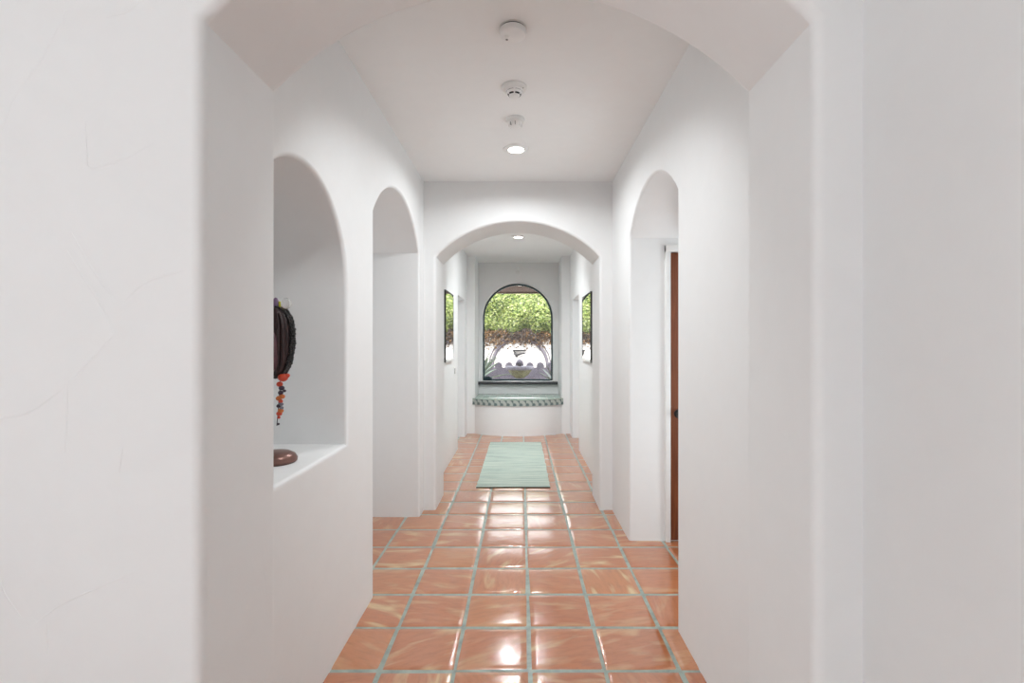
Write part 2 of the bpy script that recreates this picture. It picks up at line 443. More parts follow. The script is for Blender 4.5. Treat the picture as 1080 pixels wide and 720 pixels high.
# end wall with the round-headed window
WC, WH, WZ0, WZ1 = -0.053, 0.580, 0.750, 2.362
def win_outline(inset=0.0):
    hw = WH - inset
    arc = [(WC - hw * math.cos(PI * k / 40), (WZ1 - WH) + hw * math.sin(PI * k / 40)) for k in range(41)]
    return [(WC - hw, WZ0 + inset)] + arc + [(WC + hw, WZ0 + inset)]
bm = plate_mesh([(-2.75, LOW), (2.45, LOW), (2.45, H + 0.25), (-2.75, H + 0.25)], [win_outline()], 0.26, 0.014)
map_bm(bm, lambda u, v, w: (u, YE + w, v))
structure('wall_end', bm, M['plaster'], 'white plaster end wall around the arched window')

w = thing('window_1', 'tall round-headed window with dark teal frame at the end of the hallway', 'window', (WC, YE + 0.10, WZ0), kind='structure')
bm = plate_mesh(win_outline(0.001), [win_outline(0.026)], 0.05, 0.004, 2); map_bm(bm, lambda u, v, q: (u, YE + 0.075 + q, v))
obj('window_frame', bm, M['frame'], w)
bm = plate_mesh(win_outline(0.020), [], 0.006, 0.001, 1); map_bm(bm, lambda u, v, q: (u, YE + 0.098 + q, v))
obj('pane', bm, M['glass'], w, smooth=False)
bm = bmesh.new(); add_box(bm, (WC - WH + 0.03, YE + 0.045, WZ0 + 0.024), (WC - WH + 0.15, YE + 0.085, WZ0 + 0.062), 0.006)
add_tube(bm, [(WC - WH + 0.11, YE + 0.06, WZ0 + 0.055), (WC - WH + 0.09, YE + 0.035, WZ0 + 0.068), (WC - WH + 0.035, YE + 0.03, WZ0 + 0.07)], 0.007, 8)
obj('crank_handle', bm, M['frame'], w)
bm = box((-0.70, YE - 0.07, 0.695), (0.60, YE + 0.08, 0.742), 0.006)
obj('window_sill', bm, M['sill'], w)

# door in the vestibule
DX, DY = 1.035, 3.43
dr = thing('door_1', 'dark reddish wooden door with black knob behind the right arch', 'door', (DX, DY, 0), kind='structure')
bm = bmesh.new()
add_box(bm, (DX, DY - 0.022, 0.012), (DX + 0.80, DY + 0.02, 1.995), 0.003)
for za, zb in ((0.16, 0.82), (0.98, 1.86)):
    for xa, xb in ((DX + 0.10, DX + 0.37), (DX + 0.43, DX + 0.70)):
        add_box(bm, (xa, DY - 0.030, za), (xb, DY - 0.018, zb), 0.006)
obj('door_panel', bm, M['door'], dr)
bm = bmesh.new()
add_box(bm, (DX - 0.038, DY - 0.032, 0.0), (DX - 0.004, DY + 0.02, 2.045), 0.004)
add_box(bm, (DX + 0.804, DY - 0.032, 0.0), (DX + 0.86, DY + 0.02, 2.045), 0.004)
add_box(bm, (DX - 0.038, DY - 0.034, 2.000), (DX + 0.86, DY + 0.02, 2.05), 0.004)
obj('door_casing', bm, M['paint'], dr)
R90 = Matrix.Rotation(PI / 2, 4, 'X')
kb = obj('door_knob', lathe([(0, 0), (0.030, 0), (0.031, 0.006), (0.012, 0.010), (0.010, 0.028), (0.022, 0.034), (0.029, 0.046), (0.024, 0.060), (0, 0.064)],
                       (DX + 0.050, DY - 0.022, 0.885), 24, R90), M['black'], dr)

# ------------------------------------------------------------------ tiled window seat
def arc_plan(xa, xb, yend, ymid, n=32):
    c, hw = (xa + xb) / 2, (xb - xa) / 2; sag = yend - ymid; R = (hw * hw + sag * sag) / (2 * sag); yc = ymid + R
    a0 = math.asin(hw / R)
    return [(c + R * math.sin(-a0 + 2 * a0 * k / n), yc - R * math.cos(-a0 + 2 * a0 * k / n)) for k in range(n + 1)]
def prism(plan, za, zb, bev=0.0):
    bm = bmesh.new(); n = len(plan)
    A = [bm.verts.new((x, y, za)) for x, y in plan]; B = [bm.verts.new((x, y, zb)) for x, y in plan]
    bm.faces.new(A[::-1]); bm.faces.new(B)
    for i in range(n): bm.faces.new((A[i], A[(i + 1) % n], B[(i + 1) % n], B[i]))
    if bev:
        es = [e for e in bm.edges if abs(e.verts[0].co.z - e.verts[1].co.z) < 1e-6]
        bmesh.ops.bevel(bm, geom=es, offset=bev, segments=3, profile=0.5, affect='EDGES')
    return bm
def mat_band():
    m, nt, b = new_mat('patterned_edge_tile')
    uv = N(nt, 'ShaderNodeUVMap', uv_map='tile')
    tc = uv.outputs[0]
    mp = N(nt, 'ShaderNodeMapping', vector_type='TEXTURE'); nt.links.new(tc, mp.inputs[0])
    mp.inputs['Location'].default_value = (0, 0.4395, 0); mp.inputs['Scale'].default_value = (0.0955, 0.0955, 1)
    fr = N(nt, 'ShaderNodeVectorMath', operation='FRACTION'); nt.links.new(mp.outputs[0], fr.inputs[0])
    sb = N(nt, 'ShaderNodeVectorMath', operation='SUBTRACT'); nt.links.new(fr.outputs[0], sb.inputs[0]); sb.inputs[1].default_value = (0.15, 0.2, 0)
    wv = N(nt, 'ShaderNodeTexWave', wave_type='RINGS', rings_direction='SPHERICAL'); wv.inputs['Scale'].default_value = 0.30
    wv.inputs['Distortion'].default_value = 1.0; wv.inputs['Detail Scale'].default_value = 2.5
    nt.links.new(sb.outputs[0], wv.inputs['Vector'])
    r1 = ramp(nt, wv.outputs['Fac'], [(0.2, (0.13, 0.17, 0.17)), (0.5, (0.23, 0.28, 0.27)), (0.8, (0.45, 0.49, 0.45))])
    nt.links.new(r1.outputs[0], b.inputs['Base Color'])
    b.inputs['Roughness'].default_value = 0.2
    return m
M['band'] = mat_band()
def mat_seat():
    m, nt, b = new_mat('mint_glazed_tile')
    tc = N(nt, 'ShaderNodeTexCoord'); br = N(nt, 'ShaderNodeTexBrick')
    nt.links.new(tc.outputs['Object'], br.inputs['Vector']); br.offset = 0.0
    br.inputs['Scale'].default_value = 1.0; br.inputs['Brick Width'].default_value = 0.11; br.inputs['Row Height'].default_value = 0.11
    br.inputs['Mortar Size'].default_value = 0.003
    br.inputs['Color1'].default_value = (0.36, 0.47, 0.40, 1); br.inputs['Color2'].default_value = (0.46, 0.55, 0.48, 1)
    br.inputs['Mortar'].default_value = (0.6, 0.6, 0.55, 1)
    nt.links.new(br.outputs[0], b.inputs['Base Color']); b.inputs['Roughness'].default_value = 0.16
    return m
M['seat'] = mat_seat()
BZ = 0.54
st_ = thing('window_seat', 'curved white plaster window seat topped with green patterned tiles under the arched window', 'bench', (-0.045, 7.85, 0))
plan = arc_plan(-0.722, 0.628, 7.515, 7.285) 
obj('seat_base', prism([(-0.722, YE + 0.01)] + plan + [(0.628, YE + 0.01)], -0.004, BZ - 0.095), M['plaster'], st_)
plan2 = arc_plan(-0.735, 0.641, 7.490, 7.268)
bm = prism([(-0.735, YE + 0.005)] + plan2 + [(0.641, YE + 0.005)], BZ - 0.012, BZ, 0.003)
obj('seat_top', bm, M['seat'], st_)
# decorative edge tiles: a curved strip with its own thickness
bm = bmesh.new(); uvl = bm.loops.layers.uv.new('tile'); s = 0; prev = None
plan3 = arc_plan(-0.735, 0.641, 7.493, 7.271, 48); plan3b = arc_plan(-0.722, 0.628, 7.52, 7.30, 48)
for i, ((x, y), (xb, yb)) in enumerate(zip(plan3, plan3b)):
    if prev: s += math.hypot(x - prev[0], y - prev[1])
    prev = (x, y)
    q = [bm.verts.new((x, y, BZ - 0.096)), bm.verts.new((x, y, BZ - 0.011)), bm.verts.new((xb, yb, BZ - 0.011)), bm.verts.new((xb, yb, BZ - 0.096))]
    if i:
        for k in range(4):
            f = bm.faces.new((pq[k], q[k], q[(k + 1) % 4], pq[(k + 1) % 4]))
            for lp in f.loops:
                lp[uvl].uv = ((s if lp.vert in q else ps), lp.vert.co.z)
    else: bm.faces.new(q)
    pq, ps = q, s
bm.faces.new(pq[::-1])
obj('edge_tiles', bm, M['band'], st_)

# ------------------------------------------------------------------ runner rug
def mat_rug():
    m, nt, b = new_mat('mint_woven_rug')
    tc = N(nt, 'ShaderNodeTexCoord'); mp = N(nt, 'ShaderNodeMapping'); nt.links.new(tc.outputs['Object'], mp.inputs[0])
    mp.inputs['Scale'].default_value = (1.1, 30, 1)
    n = noise(nt, 1.6, 5, 0.65, mp.outputs[0], 0.3)
    r = ramp(nt, n.outputs['Fac'], [(0.36, (0.20, 0.26, 0.24)), (0.43, (0.46, 0.55, 0.49)), (0.56, (0.55, 0.62, 0.54)), (0.66, (0.70, 0.73, 0.66))])
    nt.links.new(r.outputs[0], b.inputs['Base Color']); b.inputs['Roughness'].default_value = 0.95
    b.inputs['Specular IOR Level'].default_value = 0.1
    wv = N(nt, 'ShaderNodeTexWave'); wv.bands_direction = 'Y'; wv.inputs['Scale'].default_value = 60
    nt.links.new(tc.outputs['Object'], wv.inputs['Vector']); bump(nt, b, wv.outputs['Fac'], 0.4, 0.003)
    return m
M['rug'] = mat_rug()
rx0, rx1, ry0, ry1 = -0.425, 0.277, 4.685, 6.82
rg = thing('runner_rug', 'pale mint green woven runner rug lying on the tiles before the window seat', 'rug', ((rx0 + rx1) / 2, (ry0 + ry1) / 2, 0))
bm = bmesh.new(); nx, ny = 14, 40; rr = random.Random(3); top = []
for j in range(ny + 1):
    row = []
    for i in range(nx + 1):
        u, v = i / nx, j / ny
        x = rx0 + (rx1 - rx0) * u; y = ry0 + (ry1 - ry0) * v
        if i in (0, nx): x += rr.uniform(-0.004, 0.004)
        row.append(bm.verts.new((x, y, 0.0095 + 0.0006 * math.sin(7 * u + 3 * v))))
    top.append(row)
for j in range(ny):
    for i in range(nx): bm.faces.new((top[j][i], top[j][i + 1], top[j + 1][i + 1], top[j + 1][i]))
ex = bmesh.ops.extrude_face_region(bm, geom=list(bm.faces))
for v in [g for g in ex['geom'] if isinstance(g, bmesh.types.BMVert)]: v.co.z = 0.0015
obj('rug_body', bm, M['rug'], rg)
M['hem'] = simple('dark_rug_hem', (0.09, 0.10, 0.09), 0.9)
for y in (ry0, ry1):
    obj('hem', box((rx0, y - 0.006, 0.001), (rx1, y + 0.006, 0.0098), 0.002), M['hem'], rg)

# ------------------------------------------------------------------ ceiling fixtures
CX = -0.034
def downlight(y, label, power=DOWN_POWER, spread=2.85, tilt=0.0):
    t = thing('ceiling_downlight', label, 'ceiling light', (CX, y, H), 'recessed downlights along the hallway')
    obj('trim_ring', lathe([(0.052, H + 0.004), (0.054, H - 0.009), (0.072, H - 0.013), (0.086, H - 0.008), (0.089, H + 0.001)], (CX, y, 0), 40), M['white'], t)
    obj('lens', lathe([(0, H - 0.0065), (0.03, H - 0.0060), (0.0525, H - 0.004), (0.0525, H - 0.001), (0, H - 0.001)], (CX, y, 0), 40), M['lamp'], t)
    lamp('downlight_beam', 'AREA', (CX, y, H - 0.016 - 0.05 * math.sin(tilt)), (tilt, 0, 0), power, (0.93, 0.975, 1.0), 0.11, None, spread)
downlight(3.38, 'lit round recessed downlight in the near hallway ceiling, behind the detectors')
downlight(6.16, 'lit round recessed downlight in the far hallway ceiling, seen through the second arch', 10, 3.0)
downlight(5.12, 'unseen recessed downlight added behind the second arch to brighten the far hallway', 9.5, 1.75, 0.52)  # added out of view to light the end wall and window bay
downlight(1.70, 'unseen recessed downlight added behind the near archway to brighten the niche and hallway', 7, 2.1, 0.5)  # extra hidden fixture, added to light the niche and nearby walls
def detector(name, y, label):
    return thing(name, label, 'smoke detector', (CX, y, H), 'detectors on the near hallway ceiling')
y = 2.085
t = detector('smoke_detector', y, 'large plain round smoke detector nearest the front archway, with a dark gap above it')
obj('base_plate', lathe([(0, H + .002), (0.058, H + .002), (0.058, H - 0.004), (0.050, H - 0.0045), (0.047, H - 0.009), (0, H - 0.009)], (CX, y, 0), 40), M['offwhite'], t)
obj('gap_shade_ring', lathe([(0.047, H - 0.0045), (0.0530, H - 0.0045), (0.0530, H - 0.0105), (0.047, H - 0.0105)], (CX, y, 0), 40), M['black'], t)  # black ring stands in for the shade inside the gap
obj('body', lathe([(0.03, H - 0.009), (0.056, H - 0.0095), (0.0565, H - 0.020), (0.052, H - 0.031), (0.042, H - 0.036), (0, H - 0.0375)], (CX, y, 0), 48), M['white'], t)
obj('test_button', lathe([(0.0, H - 0.0395), (0.009, H - 0.039), (0.0105, H - 0.034), (0, H - 0.034)], (CX - 0.026, y - 0.004, 0), 20), M['offwhite'], t)
obj('sensor_lens', ball((CX - 0.026, y + 0.020, H - 0.0355), (0.006, 0.006, 0.004), 2), M['grey'], t)
y = 2.56
t = detector('smoke_detector', y, 'round smoke detector with black slots around a raised sensor, middle of the three')
obj('base_plate', lathe([(0, H + .002), (0.064, H + .002), (0.065, H - 0.010), (0.058, H - 0.018), (0.030, H - 0.022), (0, H - 0.022)], (CX, y, 0), 40), M['offwhite'], t)
obj('sensor_cage', lathe([(0.044, H - 0.018), (0.043, H - 0.026), (0.036, H - 0.040), (0.026, H - 0.050), (0.022, H - 0.056), (0.012, H - 0.060), (0, H - 0.060)], (CX, y, 0), 40), M['white'], t)
for ring_r, z0, z1, off in ((0.041, 0.028, 0.034, 0.0), (0.034, 0.041, 0.047, 0.0)):
    for k in range(6):
        a0 = -PI / 2 + 2 * PI * (k + 0.5) / 6
        bm = bmesh.new(); rows = []
        for i in range(7):
            a = a0 + (i - 3) / 3 * 0.40; q = []
            for (dr_, z) in ((-0.003, z0), (0.0012, z0), (-0.0008 - (z1 - z0) * 0.35, z1), (-0.006, z1)):
                q.append(bm.verts.new((CX + (ring_r + dr_) * math.cos(a), y + (ring_r + dr_) * math.sin(a), H - z)))
            rows.append(q)
        for A, B in zip(rows, rows[1:]):
            for c in range(4): bm.faces.new((A[c], B[c], B[(c + 1) % 4], A[(c + 1) % 4]))
        bm.faces.new(rows[0]); bm.faces.new(rows[-1][::-1])
        obj('slot', bm, M['black'], t)
obj('indicator', ball((CX + 0.045, y - 0.025, H - 0.019), 0.003, 2), M['grey'], t)
y = 2.93
t = detector('smoke_detector', y, 'small white finned detector just in front of the lit downlight')
obj('base_plate', lathe([(0, H + .002), (0.056, H + .002), (0.056, H - 0.010), (0.050, H - 0.020), (0.030, H - 0.024), (0, H - 0.024)], (CX, y, 0), 40), M['offwhite'], t)
obj('dome', lathe([(0.040, H - 0.020), (0.038, H - 0.034), (0.030, H - 0.048), (0.016, H - 0.054), (0, H - 0.055)], (CX, y, 0), 40), M['white'], t)
for k in range(8):
    a = 2 * PI * k / 8
    bm = box((0.026, -0.0018, -0.046), (0.041, 0.0018, -0.026), 0.001)
    bmesh.ops.rotate(bm, verts=bm.verts, cent=(0, 0, 0), matrix=Matrix.Rotation(a, 3, 'Z'))
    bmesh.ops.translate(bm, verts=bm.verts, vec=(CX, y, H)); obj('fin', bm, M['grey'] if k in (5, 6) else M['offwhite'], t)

# ------------------------------------------------------------------ mirrors, switch, sensor
M['mframe'] = simple('black_mirror_frame', (0.03, 0.032, 0.033), 0.4)
def mirror(x, sg, ya, yb, za, zb, label):
    t = thing('wall_mirror', label, 'mirror', (x, (ya + yb) / 2, za), 'facing wall mirrors')
    xs = lambda a, b: (min(x + sg * a, x + sg * b), max(x + sg * a, x + sg * b))
    a, b = xs(0.002, 0.016)
    obj('glass', box((a, ya + 0.008, za + 0.008), (b, yb - 0.008, zb - 0.008)), M['mirror'], t, smooth=False)
    a, b = xs(0.0, 0.019); bm = bmesh.new()
    add_box(bm, (a, ya, za), (b, ya + 0.008, zb), 0.002); add_box(bm, (a, yb - 0.008, za), (b, yb, zb), 0.002)
    add_box(bm, (a, ya, zb - 0.008), (b, yb, zb), 0.002); 
    obj('frame', bm, M['mframe'], t)
    obj('bottom_rail', box((a, ya, za - 0.002), (b, yb, za + 0.035), 0.003), M['paint'], t)
mirror(XL2, 1, 5.27, 5.87, 1.165, 1.945, 'thin black framed mirror on the left wall beyond the second arch')
mirror(XR2, -1, 5.17, 5.88, 1.165, 1.915, 'thin black framed mirror on the right wall beyond the second arch')
t = thing('light_switch', 'small white light switch on the left far wall between mirror and doorway', 'switch', (XL2, 6.07, 1.03))
obj('switch_plate', box((XL2 - 0.001, 6.035, 0.97), (XL2 + 0.006, 6.105, 1.09), 0.003), M['offwhite'], t)
obj('rocker', box((XL2 + 0.004, 6.053, 0.997), (XL2 + 0.011, 6.087, 1.063), 0.002), M['grey'], t)
t = thing('motion_sensor', 'small white motion sensor high above the arched window', 'sensor', (-0.055, YE, 2.575))
bm = box((-0.085, YE - 0.035, 2.52), (-0.025, YE + 0.002, 2.645), 0.012, 3)
obj('housing', bm, M['white'], t)
obj('sensor_window', ball((-0.055, YE - 0.033, 2.548), (0.022, 0.010, 0.020), 3), M['offwhite'], t)

# ------------------------------------------------------------------ sculpture in the niche
SX, SY, SZ = -0.962, 1.93, NZ
M['bronze'] = simple('brown_copper_base', (0.20, 0.105, 0.085), 0.33, 0.55, 0.1, 40)
M['hide'] = simple('dark_aubergine_leather', (0.030, 0.012, 0.012), 0.5, 0, 0.45, 60, 0.4)
M['fringe'] = simple('black_beadwork', (0.012, 0.010, 0.010), 0.45, 0, 0.3, 90)
M['tongue'] = simple('purple_brown_gloss', (0.11, 0.045, 0.055), 0.3, 0, 0.3, 25)
M['red'] = simple('coral_red_bead', (0.62, 0.07, 0.03), 0.35); M['orange'] = simple('burnt_orange_bead', (0.60, 0.17, 0.04), 0.4)
M['navy'] = simple('dark_plum_bead', (0.035, 0.018, 0.035), 0.35); M['grey_bead'] = simple('blue_grey_bead', (0.18, 0.18, 0.22), 0.4)
M['yellow'] = simple('lime_yellow_bead', (0.65, 0.62, 0.04), 0.4); M['violet'] = simple('mauve_bead', (0.18, 0.11, 0.20), 0.4)
m, nt, b = new_mat('clear_bead'); b.inputs['Transmission Weight'].default_value = 0.85; b.inputs['Roughness'].default_value = 0.05
b.inputs['Base Color'].default_value = (0.93, 0.92, 0.90, 1); b.inputs['IOR'].default_value = 1.3; M['clear'] = m
sc = thing('beaded_sculpture', 'dark beaded oval sculpture on a coppery round base standing in the wall niche', 'sculpture', (SX, SY, SZ))
obj('base', lathe([(0, 0.0), (0.074, 0.0), (0.081, 0.006), (0.082, 0.016), (0.074, 0.030), (0.055, 0.041), (0.025, 0.046), (0, 0.047)], (SX, SY, SZ), 48), M['bronze'], sc)
obj('rod', tube([(SX - 0.022, SY, SZ + 0.04), (SX - 0.022, SY, 1.20), (SX - 0.02, SY, 1.28)], 0.005, 12), M['iron'], sc)
ZC, HZ, HX = 1.375, 0.138, 0.073
def shield(hx, hz, hy, cy, n=48, k=18, zc=ZC, ribs=0.0):
    bm = bmesh.new(); rings = []
    for i in range(1, k):
        v = -1 + 2 * i / k; z = zc + hz * math.sin(v * PI / 2)
        s_ = abs(math.sin(v * PI / 2)); prof = (1 - s_ ** 3.4) ** (1 / 2.3) * (0.84 if v > 0 else 0.84 + 0.0 * v) * (1 + 0.16 * math.cos(v * PI / 2))
        if v < 0: prof *= 1 - 0.18 * s_
        ring = []
        for q in range(n):
            a = 2 * PI * q / n; rb = 1 + ribs * math.cos(12 * a)
            ring.append(bm.verts.new((SX + hx * prof * math.cos(a) * rb, cy + hy * (0.25 + 0.75 * prof) * math.sin(a) * rb, z)))
        rings.append(ring)
    for A, B in zip(rings, rings[1:]):
        for q in range(n): bm.faces.new((A[q], A[(q + 1) % n], B[(q + 1) % n], B[q]))
    bm.faces.new(rings[0][::-1]); bm.faces.new(rings[-1]); return bm, rings
bm, rings = shield(HX * 0.97, HZ, 0.045, SY, ribs=0.06)
obj('oval_body', bm, M['hide'], sc, ang=70)
bm = bmesh.new(); rr = random.Random(5)
for s_ in (-1, 1):
    for k in range(44):
        v = -0.93 + 1.86 * k / 43; q = abs(math.sin(v * PI / 2))
        prof = (1 - q ** 3.4) ** (1 / 2.3) * 0.84 * (1 + 0.16 * math.cos(v * PI / 2)) * ((1 - 0.18 * q) if v < 0 else 1)
        for dy in (-0.014, 0, 0.014):
            add_ball(bm, (SX + s_ * (HX * prof + rr.uniform(-.002, .002)), SY + dy, ZC + HZ * math.sin(v * PI / 2)), 0.0055 + rr.uniform(0, .002), 1)
for k in range(14):
    add_ball(bm, (SX - 0.05 + 0.1 * k / 13, SY - 0.004, ZC + HZ * (0.985 - 0.10 * abs(k - 6.5) / 6.5)), 0.007, 1)
obj('bead_rim', bm, M['fringe'], sc)
bm = bmesh.new()
for dx in (-0.052, -0.036, 0.036, 0.052):
    add_tube(bm, [(SX + dx * (1 - .35 * abs(v) ** 3), SY - 0.030 - 0.012 * (1 - v * v), ZC + 0.11 * v) for v in [-1 + .2 * i for i in range(11)]], 0.0065, 8)
obj('cord_ribs', bm, M['hide'], sc)
obj('inner_lobe', ball((SX, SY - 0.034, ZC - 0.035), (0.038, 0.026, 0.085), 3), M['tongue'], sc)
obj('glass_ball', ball((SX + 0.047, SY - 0.006, ZC + HZ + 0.012), (0.019, 0.019, 0.022), 3), M['clear'], sc)
obj('yellow_bead', tube([(SX + 0.025, SY - 0.01, ZC + HZ - 0.016), (SX + 0.024, SY - 0.01, ZC + HZ + 0.020)], [0.005, 0.004], 10), M['yellow'], sc)
obj('mauve_tuft', ball((SX + 0.008, SY - 0.008, ZC + HZ + 0.010), (0.013, 0.012, 0.026), 2), M['violet'], sc)
strand = obj('bead_strand', tube([(SX + 0.030, SY - 0.012, 1.25), (SX + 0.024, SY - 0.012, 1.17), (SX + 0.014, SY - 0.012, 1.05)], 0.0016, 6), M['navy'], sc)
for px, py, r, mk in ((298.5, 398, .017, 'red'), (303, 396, .009, 'red'), (295, 405, .011, 'red'), (297, 409, .010, 'navy'), (300, 412, .006, 'navy'), (296, 414, .009, 'navy'),
                      (297.5, 418, .010, 'orange'), (294, 420, .010, 'orange'), (296, 423, .008, 'red'), (296.5, 426, .008, 'grey_bead'), (294, 428, .008, 'navy'), (297, 430, .007, 'grey_bead'),
                      (296, 433, .010, 'orange'), (294.5, 436, .010, 'red'), (294, 440, .006, 'red'), (293.5, 447, .005, 'navy')):
    p = P(px, py, SY - 0.012)
    r *= 1.15
    obj('bead', ball(p, (r, r * .9, r * .85), 2), M[mk], strand)

# ------------------------------------------------------------------ courtyard outside the window
def mat_ground():
    m, nt, b = new_mat('courtyard_paving')
    tc = N(nt, 'ShaderNodeTexCoord'); br = N(nt, 'ShaderNodeTexBrick'); nt.links.new(tc.outputs['Object'], br.inputs['Vector'])
    br.inputs['Scale'].default_value = 2.2
    br.inputs['Color1'].default_value = (0.36, 0.31, 0.28, 1); br.inputs['Color2'].default_value = (0.42, 0.36, 0.32, 1); br.inputs['Mortar'].default_value = (0.25, 0.24, 0.22, 1)
    nt.links.new(br.outputs[0], b.inputs['Base Color']); b.inputs['Roughness'].default_value = 0.85
    return m
structure('ground', box((-9, 8.38, -0.30), (9, 16, -0.02)), mat_ground(), 'paved courtyard ground outside the arched window', 'ground', wn=False)
M['stucco'] = mat_plaster('courtyard_stucco', (0.80, 0.765, 0.73))
bm = box((-7, 13.0, -0.1), (7, 13.25, 2.55))
structure('wall_courtyard', bm, M['stucco'], 'sunlit white courtyard wall behind the fountain', wn=False)
bm = box((-3.5, 8.30, 2.36), (3.5, 9.62, 2.50)); 
add_box(bm, (-3.5, 9.54, 2.34), (3.5, 9.66, 2.53))
structure('trim_eave', bm, M['eave'], 'dark brown wooden eave above the arched window outside', 'eave', wn=False)
M['stone'] = simple('grey_cast_stone', (0.11, 0.099, 0.12), 0.85, 0, 0.25, 9, 0.5)
M['mossy'] = simple('mossy_stone', (0.16, 0.16, 0.085), 0.85, 0, 0.4, 16, 0.5)
M['stone_light'] = simple('pale_cast_stone', (0.17, 0.162, 0.19), 0.8, 0, 0.2, 9, 0.4)
M['soil'] = simple('dark_soil', (0.05, 0.04, 0.03), 0.95)
# arch moulding and the iron bracket on the courtyard wall
am_ = thing('wall_niche_surround', 'grey stone arch moulding on the sunlit courtyard wall behind the fountain', 'moulding', (-0.03, 13.0, 0.3))
q = [(-0.03 + 0.72 * -math.cos(PI * k / 30), 0.80 + 0.70 * math.sin(PI * k / 30)) for k in range(31)]
bm = bmesh.new(); add_tube(bm, [(-0.75, 12.97, -0.02)] + [(x, 12.97, z) for x, z in q] + [(0.69, 12.97, -0.02)], 0.045, 10)
obj('arch_rib', bm, M['stone'], am_)
bm = bmesh.new(); add_tube(bm, [(x * 1.12 + 0.0036, 12.985, 0.80 + (z - 0.80) * 1.12) for x, z in q], 0.018, 8); obj('outer_bead', bm, M['stone'], am_)
bk = thing('iron_bracket', 'black iron wall spout on the white courtyard wall above the fountain bowl', 'spout', (-0.06, 12.93, 1.2))
obj('top_bar', box((-0.21, 12.88, 1.175), (0.13, 13.005, 1.205), 0.004), M['iron'], bk)
bm = bmesh.new(); add_tube(bm, [(0.10, 12.93, 1.115), (0.02, 12.92, 1.10), (-0.06, 12.90, 1.075), (-0.11, 12.90, 1.06), (-0.16, 12.92, 1.10), (-0.19, 12.94, 1.18)], [.012, .022, .028, .036, .034, .022], 10)
add_ball(bm, (-0.11, 12.90, 1.05), (.04, .03, .04), 2)
obj('scroll', bm, M['iron'], bk)
# scalloped basin wall
bm = bmesh.new(); pts = []; xs0, dxs, nl = -2.26, 0.247, 18
outline = []
for k in range(nl):
    c = xs0 + k * dxs; r = 0.092 * (1.12 if k == 9 else 1)
    for a in range(9):
        th = PI * 1.12 - (PI * 1.24) * a / 8
        outline.append((c + r * math.cos(th) , 0.865 + r * 1.0 * math.sin(th) + (0.03 if k == 9 else 0.0)))
outline = [(xs0 - 0.12, 0.0), (xs0 - 0.12, 0.80)] + outline + [(xs0 + (nl - 1) * dxs + 0.12, 0.80), (xs0 + (nl - 1) * dxs + 0.12, 0.0)]
bm = plate_mesh(outline, [], 0.18, 0.012, 2); map_bm(bm, lambda u, v, w_: (u, 11.6 + w_, v - 0.03))
o = obj('scalloped_wall', bm, M['stone']); tag(o, 'low grey stone wall with a scalloped rounded crest behind the fountain bowl', 'garden wall')
# fountain bowl
FX, FY = -0.03, 11.0
ft = thing('stone_fountain', 'grey stone pedestal fountain bowl seen through the arched window', 'fountain', (FX, FY, -0.02))
obj('pedestal', lathe([(0, -0.02), (0.20, -0.02), (0.20, 0.06), (0.12, 0.10), (0.075, 0.25), (0.075, 0.42), (0.11, 0.55), (0.09, 0.62), (0.0, 0.62)], (FX, FY, 0), 32), M['stone'], ft)
obj('bowl', lathe([(0.06, 0.58), (0.12, 0.62), (0.20, 0.68), (0.255, 0.76), (0.262, 0.81), (0.22, 0.81), (0.16, 0.72), (0, 0.69)], (FX, FY, 0), 40), M['mossy'], ft)
obj('rim', lathe([(0.24, 0.790), (0.292, 0.785), (0.318, 0.82), (0.312, 0.862), (0.25, 0.866), (0.225, 0.83), (0.24, 0.79)], (FX, FY, 0), 40), M['stone_light'], ft)
obj('finial', lathe([(0, 0.68), (0.04, 0.70), (0.035, 0.86), (0.07, 0.90), (0.085, 0.945), (0.075, 0.975), (0.03, 1.01), (0.0, 1.02)], (FX, FY, 0), 24), M['stone'], ft)
# agaves
def mat_leaf(name, cols, rough=0.45, trans=0.0, scale=40):
    m, nt, b = new_mat(name)
    at = N(nt, 'ShaderNodeAttribute', attribute_name='leaf_rand')
    r = ramp(nt, at.outputs['Fac'], [(i / (len(cols) - 1), c) for i, c in enumerate(cols)])
    nt.links.new(r.outputs[0], b.inputs['Base Color']); b.inputs['Roughness'].default_value = rough
    b.inputs['Transmission Weight'].default_value = 0.0
    if trans:
        tr = N(nt, 'ShaderNodeBsdfTranslucent'); nt.links.new(r.outputs[0], tr.inputs[0])
        mx = N(nt, 'ShaderNodeMixShader'); mx.inputs[0].default_value = trans
        out = nt.nodes['Material Output']
        nt.links.new(b.outputs[0], mx.inputs[1]); nt.links.new(tr.outputs[0], mx.inputs[2]); nt.links.new(mx.outputs[0], out.inputs[0])
    return m
M['agave'] = simple('grey_green_agave', (0.155, 0.205, 0.145), 0.5, 0, 0.3, 12)
M['agave_dark'] = simple('dull_olive_agave', (0.11, 0.125, 0.105), 0.55, 0, 0.3, 12)
